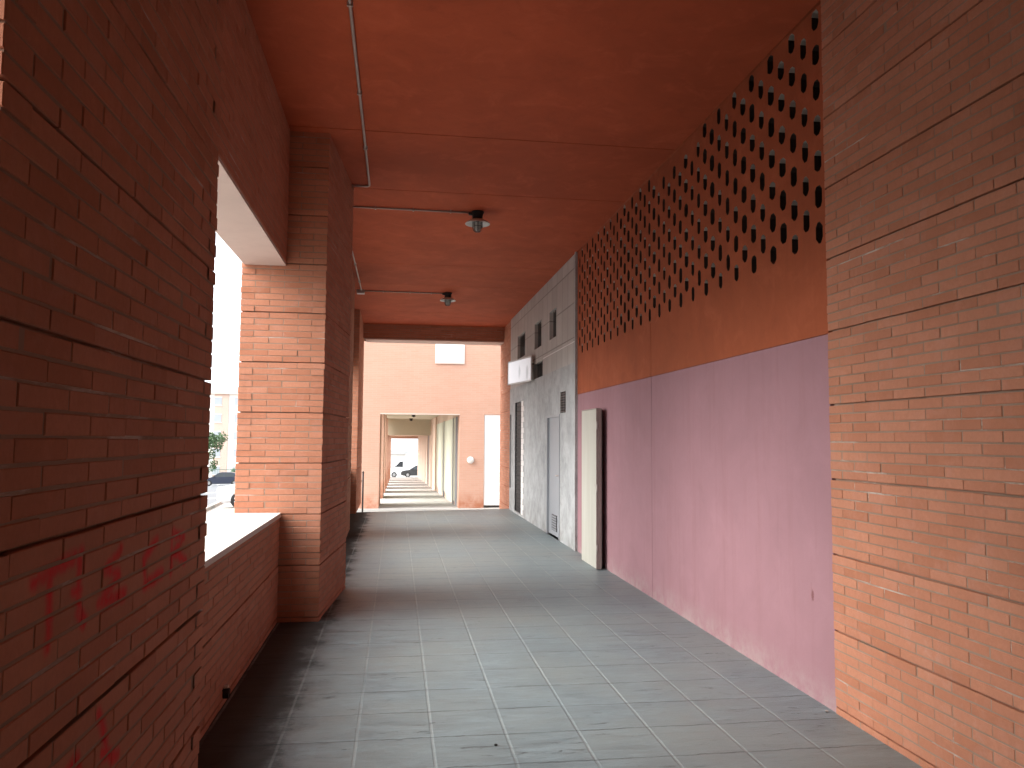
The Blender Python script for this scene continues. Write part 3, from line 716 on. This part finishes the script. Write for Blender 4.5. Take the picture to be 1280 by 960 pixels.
bm = bmesh.new(); tube(bm, [(2.74, FY+.02, .62), (2.74, FY-.02, .62)], .016, 8); sub(link('handle', bm, M['white_frame']), wd)
bm = bmesh.new(); box(bm, (1.13, FY-.02, 3.93), (2.02, FY+.02, 5.0)); ww = world_child(link('window', bm, M['white']), bld)
bm = bmesh.new(); box(bm, (1.12, FY-.03, 3.89), (2.03, FY-.001, 3.927)); sub(link('sill', bm, M['soffit']), ww)
bm = bmesh.new()
for q in range(13): box(bm, (1.15, FY-.028, 3.95+q*.08), (2.0, FY-.0205, 3.95+q*.08+.07))
sub(link('blind', bm, M['white']), ww)
bm = bmesh.new(); box(bm, (PX0+.002, FY-.012, PT-.03), (PX1-.002, FY+.3, PT-.001)); world_child(link('passage_lintel', bm, M['soffit']), bld)
# passage floor
pf = lambda y: -.50-.0290*(y-FY)
bm = bmesh.new(); prism_x(bm, [(FY-.3, pf(FY-.3)), (72.5, pf(72.5)), (72.5, pf(72.5)-.6), (FY-.3, -1.6)], -1.2, 2.2); world_child(link('passage_floor', bm, M['kerb']), bld)
# passage pillars on the open side
for q in range(9):
    yy = FY+.51+q*5.4 + (0 if q == 0 else .6)
    bm = bmesh.new(); box(bm, (-1.0, yy, -2.6), (PX0+(.02 if q else -.002), yy+2.3, 2.9)); world_child(link('passage_pillar', bm, M['far_brick']), bld)
bm = bmesh.new(); box(bm, (-1.05, FY+.5, 2.66), (2.5, 44, 2.9)); box(bm, (PX0+.03, 44, 1.78), (PX1+.02, 44.3, 2.9)); world_child(link('passage_ceiling', bm, M['cream']), bld)
bm = bmesh.new(); box(bm, (-1.05, 44.3, 1.80), (2.5, 72, 2.89)); world_child(link('lower_ceiling', bm, M['passage_orange']), bld)
bm = bmesh.new(); box(bm, (PX0, 71.6, 1.58), (PX1+.04, 72, 1.799)); world_child(link('exit_beam', bm, M['far_brick']), bld)
bm = bmesh.new(); box(bm, (PX1+.02, FY+.5, -2.6), (2.6, 38, 2.66)); box(bm, (PX1-.03, 38.6, -2.6), (2.6, 44.3, 2.66)); box(bm, (PX1+.02, 44.3, -2.6), (2.6, 47, 2.66)); box(bm, (PX1+.02, 50, -2.6), (2.6, 72, 2.66)); box(bm, (PX1+.1, 38, -2.6), (2.6, 50, 2.6)); world_child(link('side_wall', bm, M['passage_orange']), bld)
for (a, b) in ((25.1, 26.2), (26.35, 31.4), (31.6, 37.6)):
    bm = bmesh.new(); box(bm, (PX1-.025, a, pf(a)+.12), (PX1+.018, b, 2.28)); pn = world_child(link('shutter_panel', bm, M['shutter_green']), bld)
    bm = bmesh.new(); box(bm, (PX1-.04, a-.07, pf(a)+.02), (PX1+.017, a-.002, 2.30)); sub(link('panel_post', bm, M['grey_metal']), pn)
bm = bmesh.new(); box(bm, (PX1+.06, 47.02, -1.3), (PX1+.09, 49.98, 1.79)); world_child(link('passage_door', bm, M['door_edge']), bld)
for (x, y) in ((.75, 29.0), (.71, 34.5), (.74, 42.0)):
    o = empty('passage_lamp', (x, y, 2.66)); tag(o, {29.0: 'small dark lamp on the passage ceiling, nearest the facade', 34.5: 'small dark lamp on the passage ceiling, middle of three', 42.0: 'small dark lamp on the passage ceiling, deepest of three'}[y], 'lamp', 'dark lamps in the far passage')
    bm = bmesh.new(); lathe(bm, [(0, 0), (.1, 0), (.1, -.04), (.06, -.06), (.06, -.12), (0, -.14)], 14); link('fitting', bm, M['black'], o, True)
    bm = bmesh.new(); lathe(bm, [(.062, -.075), (.11, -.10), (.11, -.106), (.062, -.085)], 14); link('shade', bm, M['dark_metal'], o, True)
wl = empty('wall_lamp', (2.24, FY, .955)); tag(wl, 'round white bulkhead lamp on the brick facade beside the white door', 'lamp')
bm = bmesh.new()
def lathe_y(bm, prof, seg=20):
    b2 = bmesh.new(); lathe(b2, prof, seg); b2.transform(Matrix.Rotation(rad(90), 4, 'X'))
    tmp = bpy.data.meshes.new('tmp'); b2.to_mesh(tmp); b2.free(); bm.from_mesh(tmp); bpy.data.meshes.remove(tmp)
lathe_y(bm, [(0, .001), (.105, .001), (.105, .03), (0, .03)]); link('backplate', bm, M['white_frame'], wl)
bm = bmesh.new(); lathe_y(bm, [(.09, .031), (.085, .06), (.05, .085), (0, .092)]); link('globe', bm, M['bulb'], wl, True)

# ---------------------------------------------------------------- vehicles
MG = simple('car_window_glass', (.02, .025, .03), .1, .6, var=.1)
MT = simple('tyre_rubber', (.02, .02, .02), .8)
MR = simple('alloy_rim', (.5, .5, .5), .35, .5, metal=.6)
ML = simple('headlight_lens', (.7, .72, .74), .15, .6)
def wheel(root, x, y, r):
    bm = bmesh.new(); b2 = bmesh.new(); lathe(b2, [(0, -.10), (r*.66, -.10), (r*.95, -.10), (r, -.06), (r, .06), (r*.95, .10), (r*.66, .10), (0, .10)], 22)
    b2.transform(Matrix.Rotation(rad(90), 4, 'X')); tmp = bpy.data.meshes.new('t'); b2.to_mesh(tmp); b2.free(); bm.from_mesh(tmp); bpy.data.meshes.remove(tmp)
    w = link('wheel', bm, MT, root, True); w.location = (x, y, r)
    bm = bmesh.new(); s = -1 if y < 0 else 1
    for k in range(7):
        a = k*2*math.pi/7
        p = [(r*.12*math.cos(a-.8), r*.12*math.sin(a-.8)), (r*.6*math.cos(a-.17), r*.6*math.sin(a-.17)), (r*.6*math.cos(a+.17), r*.6*math.sin(a+.17)), (r*.12*math.cos(a+.8), r*.12*math.sin(a+.8))]
        prism_x(bm, p, s*.101, s*.112, axis='y')
    rm = link('rim', bm, MR, w)
def car(name, label, cat, loc, rz, col, grp=None, kind='car'):
    "nose points to -x in its own frame"
    root = empty(name, loc, rz); tag(root, label, cat, grp)
    paintm = simple('car_paint', col, .25, .5, var=.05, Coat_Weight=.6)
    if kind == 'car':
        L, W, wh, r = 4.2, 1.74, 2.55, .31
        low = [(-2.1, .32), (-2.08, .62), (-1.95, .74), (-1.1, .90), (-.95, .92), (1.55, .96), (1.95, .90), (2.08, .70), (2.1, .34), (1.85, .22), (-1.85, .20)]
        top = [(-1.05, .90), (-.35, 1.36), (-.05, 1.44), (.85, 1.44), (1.30, 1.34), (1.82, .95)]
        glassL = [[(-.86, .95), (-.30, 1.33), (.02, 1.375), (.17, 1.375), (.17, .95)], [(.24, .95), (.24, 1.375), (.80, 1.375), (1.15, 1.30), (1.42, .97)]]
        xs = (-1.30, 1.27)
    else:
        L, W, wh, r = 5.6, 1.9, 3.3, .34
        low = [(-2.8, .38), (-2.78, .85), (-2.55, 1.12), (-1.95, 1.28), (-1.25, 2.02), (-.95, 2.12), (-.55, 2.12), (-.55, .45), (-.75, .28), (-2.6, .26)]
        top = None
        glassL = [[(-1.78, 1.28), (-1.22, 1.92), (-.85, 1.95), (-.85, 1.25)]]
        xs = (-1.9, 1.75)
    bm = bmesh.new(); prism_x(bm, low, -W/2, W/2, axis='y')
    bmesh.ops.bevel(bm, geom=[e for e in bm.edges if abs(e.verts[0].co.y-e.verts[1].co.y) < .01], offset=.07, segments=2, affect='EDGES')
    if top:
        b2 = bmesh.new(); prism_x(b2, top, -W/2+.05, W/2-.05, axis='y')
        for v in b2.verts:
            if v.co.z > 1.1: v.co.y *= .84
        bmesh.ops.bevel(b2, geom=[e for e in b2.edges if abs(e.verts[0].co.y-e.verts[1].co.y) < .01 and e.verts[0].co.z+e.verts[1].co.z > 2], offset=.05, segments=2, affect='EDGES')
        tmp = bpy.data.meshes.new('t'); b2.to_mesh(tmp); b2.free(); bm.from_mesh(tmp); bpy.data.meshes.remove(tmp)
    link('body', bm, paintm, root, False)
    def yat(z): return (W/2-.05)*(1-.16*min(1, max(0, (z-.92)/.5))) if top else W/2
    for s in (-1, 1):
        for gpoly in glassL:
            bm = bmesh.new()
            a = [bm.verts.new((p[0], s*(yat(p[1])+.008), p[1])) for p in gpoly]; b = [bm.verts.new((p[0], s*(yat(p[1])-.02), p[1])) for p in gpoly]
            bm.faces.new(a); bm.faces.new(b[::-1])
            for k in range(len(a)): bm.faces.new((a[k], a[(k+1) % len(a)], b[(k+1) % len(a)], b[k]))
            link('side_window', bm, MG, root)
        bm = bmesh.new(); box(bm, (-L/2-.012, s*W*.36-.16, .60 if top else .86), (-L/2+.2, s*W*.36+.12, .72 if top else 1.02), 0, .02); link('headlight', bm, ML, root)
        for x in xs: wheel(root, x, s*(W/2-.09), r)
        bm = bmesh.new(); zz = .98 if top else 1.35; xx = -.78 if top else -1.75
        box(bm, (xx-.05, s*(W/2+.02), zz-.05), (xx+.07, s*(W/2+.16), zz+.08), 0, .02); link('mirror', bm, M['black'], root)
    # windscreen
    bm = bmesh.new()
    if top: p0, p1 = (-1.0, .945), (-.37, 1.345)
    else: p0, p1 = (-1.92, 1.325), (-1.30, 1.975)
    nx, nz = -(p1[1]-p0[1]), (p1[0]-p0[0]); ln = math.hypot(nx, nz); nx, nz = nx/ln*.012, nz/ln*.012
    w0, w1 = (W/2-.12, W/2-.2) if top else (W/2-.1, W/2-.12)
    f = [(p0[0]+nx, -w0, p0[1]+nz), (p0[0]+nx, w0, p0[1]+nz), (p1[0]+nx, w1, p1[1]+nz), (p1[0]+nx, -w1, p1[1]+nz)]
    a = [bm.verts.new(q) for q in f]; b = [bm.verts.new((q[0]-3*nx, q[1], q[2]-3*nz)) for q in f]
    bm.faces.new(a); bm.faces.new(b[::-1])
    for k in range(4): bm.faces.new((a[k], a[(k+1) % 4], b[(k+1) % 4], b[k]))
    link('windscreen', bm, MG, root)
    if kind == 'van':
        bm = bmesh.new(); box(bm, (-.46, -1.02, .72), (2.8, 1.02, 2.86), 0, .03); link('cargo_box', bm, M['white'], root)
        bm = bmesh.new(); box(bm, (-.54, -.5, .40), (2.7, .5, .70), 0, .02); link('chassis', bm, M['black'], root)
    return root
gc = 'cars parked in the street'
car('box_van', 'white box van crossing the far end of the covered passage', 'van', (1.65, 98, G(1, 98)), 0, (.78, .78, .78), None, 'van')
car('parked_car', 'black car in front of the white van at the passage end', 'car', (2.6, 94.5, G(2, 94.5)), rad(3), (.015, .016, .018), gc)
car('parked_car', 'dark blue car farthest down the street, seen past the parapet', 'car', (-18.6, 89, G(-18.6, 89)), rad(8), (.018, .025, .05), gc)
car('parked_car', 'grey car parked nose towards the dark blue car', 'car', (-21.6, 82, G(-21.6, 82)), rad(96), (.13, .15, .18), gc)
car('parked_car', 'pale car whose dark front wheel peeps out behind the bright pillar', 'car', (-4.75, 32.2, G(-5.2, 32.2)), rad(10), (.55, .56, .57), gc)

# ---------------------------------------------------------------- far left: flats, tree, railing, shrubs
def flats(name, label, x0, x1, y, zb, zt, cols, mats, floors, bays):
    root = empty(name, ((x0+x1)/2, y, zb)); tag(root, label, 'building')
    w = x1-x0; h = zt-zb
    bm = bmesh.new(); box(bm, (-w/2, 0, -1), (w/2, 12, h-.6)); link('wall', bm, mats[0], root)
    bm = bmesh.new(); box(bm, (-w/2-.4, -.5, h-.6), (w/2+.4, 12.4, h-.25)); box(bm, (-w/2-.1, -.2, h-.25), (w/2+.1, 12.1, h+.05)); link('cornice', bm, mats[2], root)
    fh = (h-.8)/floors
    for (a, b) in cols:
        bm = bmesh.new(); box(bm, (a-x0-w/2, -.12, -1), (b-x0-w/2, .0-.001, h-.62)); link('brick_strip', bm, mats[1], root)
    wm = None
    bw = w/bays
    for i in range(bays):
        for j in range(floors):
            if wm is None:
                bm = bmesh.new(); box(bm, (-.6, -.02, 0), (.6, .05, 1.3)); wm = link('window', bm, M['pale_pane'], root); o = wm
                bm = bmesh.new(); box(bm, (-.7, -.1, -.1), (.7, -.001, -.005)); box(bm, (-.68, -.06, 1.305), (.68, -.001, 1.4)); fr_ = link('frame', bm, M['white_frame'], wm)
            else: o = copy_tree(wm, root)
            o.location = (-w/2+bw*(i+.5), -.13, j*fh+fh*.42)
    return root
pale = simple('pale_flats_render', (.62, .60, .57), .8); pinkish = far_brick('pale_pink_brick', (.50, .36, .30), (.46, .32, .26), (.5, .45, .4))
M['pale_pane'] = simple('sky_lit_glass', (.30, .33, .36), .25, .5)
flats('apartment_block', 'pale five storey flats with pinkish brick strips beyond the street', -52, -22, 140, G(-32, 140), 9.6, [(-30.9, -28.6), (-40, -37.5), (-26.4, -24.2)], (pale, pinkish, M['soffit']), 5, 9)
flats('low_building', 'low pale building behind the white van at the passage end', -12, 18, 132, G(0, 132), -.35, [], (pale, pinkish, M['cement']), 1, 8)

def crown(bm, c, rx, rz, n_, size, rng):
    clumps = [(Vector((rng.gauss(0, .5)*rx, rng.gauss(0, .5)*rx, rng.gauss(0, .45)*rz)), rng.uniform(.35, .6)) for _ in range(14)]
    for _ in range(n_):
        cc, cr = rng.choice(clumps)
        d = Vector((rng.gauss(0, 1), rng.gauss(0, 1), rng.gauss(0, 1))).normalized()*(rng.random()**.4)*cr*rx*.8
        p = Vector(c)+cc+d
        u = Vector((rng.gauss(0, 1), rng.gauss(0, 1), rng.gauss(0, .6))).normalized(); v = u.orthogonal().normalized()
        s = size*rng.uniform(.6, 1.3)
        bm.faces.new([bm.verts.new(p+q) for q in (u*s, v*s*.5, -u*s, -v*s*.5)])
n = NT('leaves'); 
lc = n.ramp(n.island(), [(0, (.025, .055, .02)), (.5, (.045, .09, .03)), (1, (.08, .13, .05))])
M['leaf'] = n.done(lc, .6, .3, Subsurface_Weight=0.0)
M['bark'] = simple('bark', (.12, .085, .06), .9, bump=.4)
def tree(label, x, y, hz, rx, rz, n_, seed, name='tree', cat='tree', grp='trees across the street'):
    rng = random.Random(seed); z = G(x, y); root = empty(name, (x, y, z)); tag(root, label, cat, grp)
    bm = bmesh.new(); tube(bm, [(0, 0, -.2), (.05, 0, hz*.4), (-.03, .05, hz*.7), (0, 0, hz)], .11, 8)
    for k in range(5):
        a = k*1.3; tube(bm, [(0, 0, hz*.6+k*.1), (math.cos(a)*rx*.4, math.sin(a)*rx*.4, hz+.2*k), (math.cos(a)*rx*.7, math.sin(a)*rx*.7, hz+rz*.4)], .045, 6)
    link('trunk' if cat == 'tree' else 'stem', bm, M['bark'], root)
    bm = bmesh.new(); crown(bm, (0, 0, hz+rz*.3), rx, rz, n_, .16, rng); link('crown' if cat == 'tree' else 'foliage', bm, M['leaf'], root)
tree('dark green street tree between the near wall and pale flats', -25.6, 112, 5.2, 2.0, 1.8, 2600, 1)
tree('smaller bush below the street tree, behind the railing', -26.4, 113, 1.6, 1.3, 1.2, 1400, 2, 'bush', 'bush', 'bushes behind the railing')
tree('pale bush beside the far bright pillar, behind the railing', -21.6, 116, 1.2, 1.3, 1.0, 1200, 3, 'bush', 'bush', 'bushes behind the railing')
rl = empty('railing', (-24, 106, G(-24, 106))); tag(rl, 'grey green metal railing in front of the pale flats', 'railing')
bm = bmesh.new()
for k in range(80): tube(bm, [(-8+k*.2, 0, .05), (-8+k*.2, 0, 1.9)], .022, 5)
link('bars', bm, simple('railing_green', (.10, .16, .13), .6), rl)
bm = bmesh.new(); box(bm, (-8.1, -.03, 1.82), (8.1, .03, 1.9)); box(bm, (-8.1, -.031, .12), (8.1, .031, .2)); link('rails', bm, simple('rail_green', (.10, .16, .13), .6), rl)
bm = bmesh.new(); box(bm, (-8.1, -.15, -.9), (8.1, .15, .045)); link('plinth', bm, M['kerb'], rl)

# ---------------------------------------------------------------- world, sun, camera
w = bpy.data.worlds.new('World'); sc.world = w; w.use_nodes = True
nt = w.node_tree; bg = nt.nodes['Background']
sky = nt.nodes.new('ShaderNodeTexSky'); sky.sky_type = 'NISHITA'; sky.sun_disc = False
EL, AZ = 38.0, -97.0
sky.sun_elevation = rad(EL); sky.sun_rotation = rad(AZ); sky.air_density = 1.0; sky.dust_density = 7.0; sky.ozone_density = 1.0
hs = nt.nodes.new('ShaderNodeHueSaturation'); hs.inputs['Saturation'].default_value = .25
nt.links.new(sky.outputs[0], hs.inputs['Color']); veil = nt.nodes.new('ShaderNodeMix'); veil.data_type = 'RGBA'; veil.inputs[0].default_value = .5   # thin even cloud deck over the sky
nt.links.new(hs.outputs[0], veil.inputs[6]); veil.inputs[7].default_value = (5.8, 6.1, 6.5, 1)
nt.links.new(veil.outputs[2], bg.inputs[0]); bg.inputs[1].default_value = .15
sl = bpy.data.lights.new('sun', 'SUN'); sl.energy = 1.4; sl.angle = rad(80); sl.color = (1, .985, .97)
so = bpy.data.objects.new('sun', sl); C.objects.link(so); so.location = (-30, 0, 40)
dv = Vector((math.sin(rad(AZ))*math.cos(rad(EL)), math.cos(rad(AZ))*math.cos(rad(EL)), math.sin(rad(EL))))
so.rotation_euler = dv.to_track_quat('Z', 'Y').to_euler()

f, vp, roll = 980.0, (496, 548), rad(1.0)
v = Vector((vp[0]-640, -(vp[1]-480), -f)).normalized()
u = Vector((math.sin(roll), math.cos(roll), 0)); u = (u-v*u.dot(v)).normalized(); x = v.cross(u)
cam = bpy.data.cameras.new('camera'); co = bpy.data.objects.new('camera', cam); C.objects.link(co)
m = Matrix((x, v, u)).to_4x4(); m.translation = (0, 0, 1.6); co.matrix_world = m
cam.sensor_width = 36; cam.lens = f/1280*36; cam.clip_start = .05; cam.clip_end = 6000
sc.camera = co
sc.render.engine = 'CYCLES'
cy = sc.cycles; cy.use_denoising = True
try: cy.denoiser = 'OPENIMAGEDENOISE'
except Exception: pass
cy.max_bounces = 10; cy.diffuse_bounces = 6; cy.glossy_bounces = 4; cy.transmission_bounces = 6; cy.sample_clamp_indirect = 10
vs = sc.view_settings; vs.view_transform = 'Standard'; vs.look = 'None'; vs.gamma = 1; vs.use_curve_mapping = False; vs.exposure = 2.0
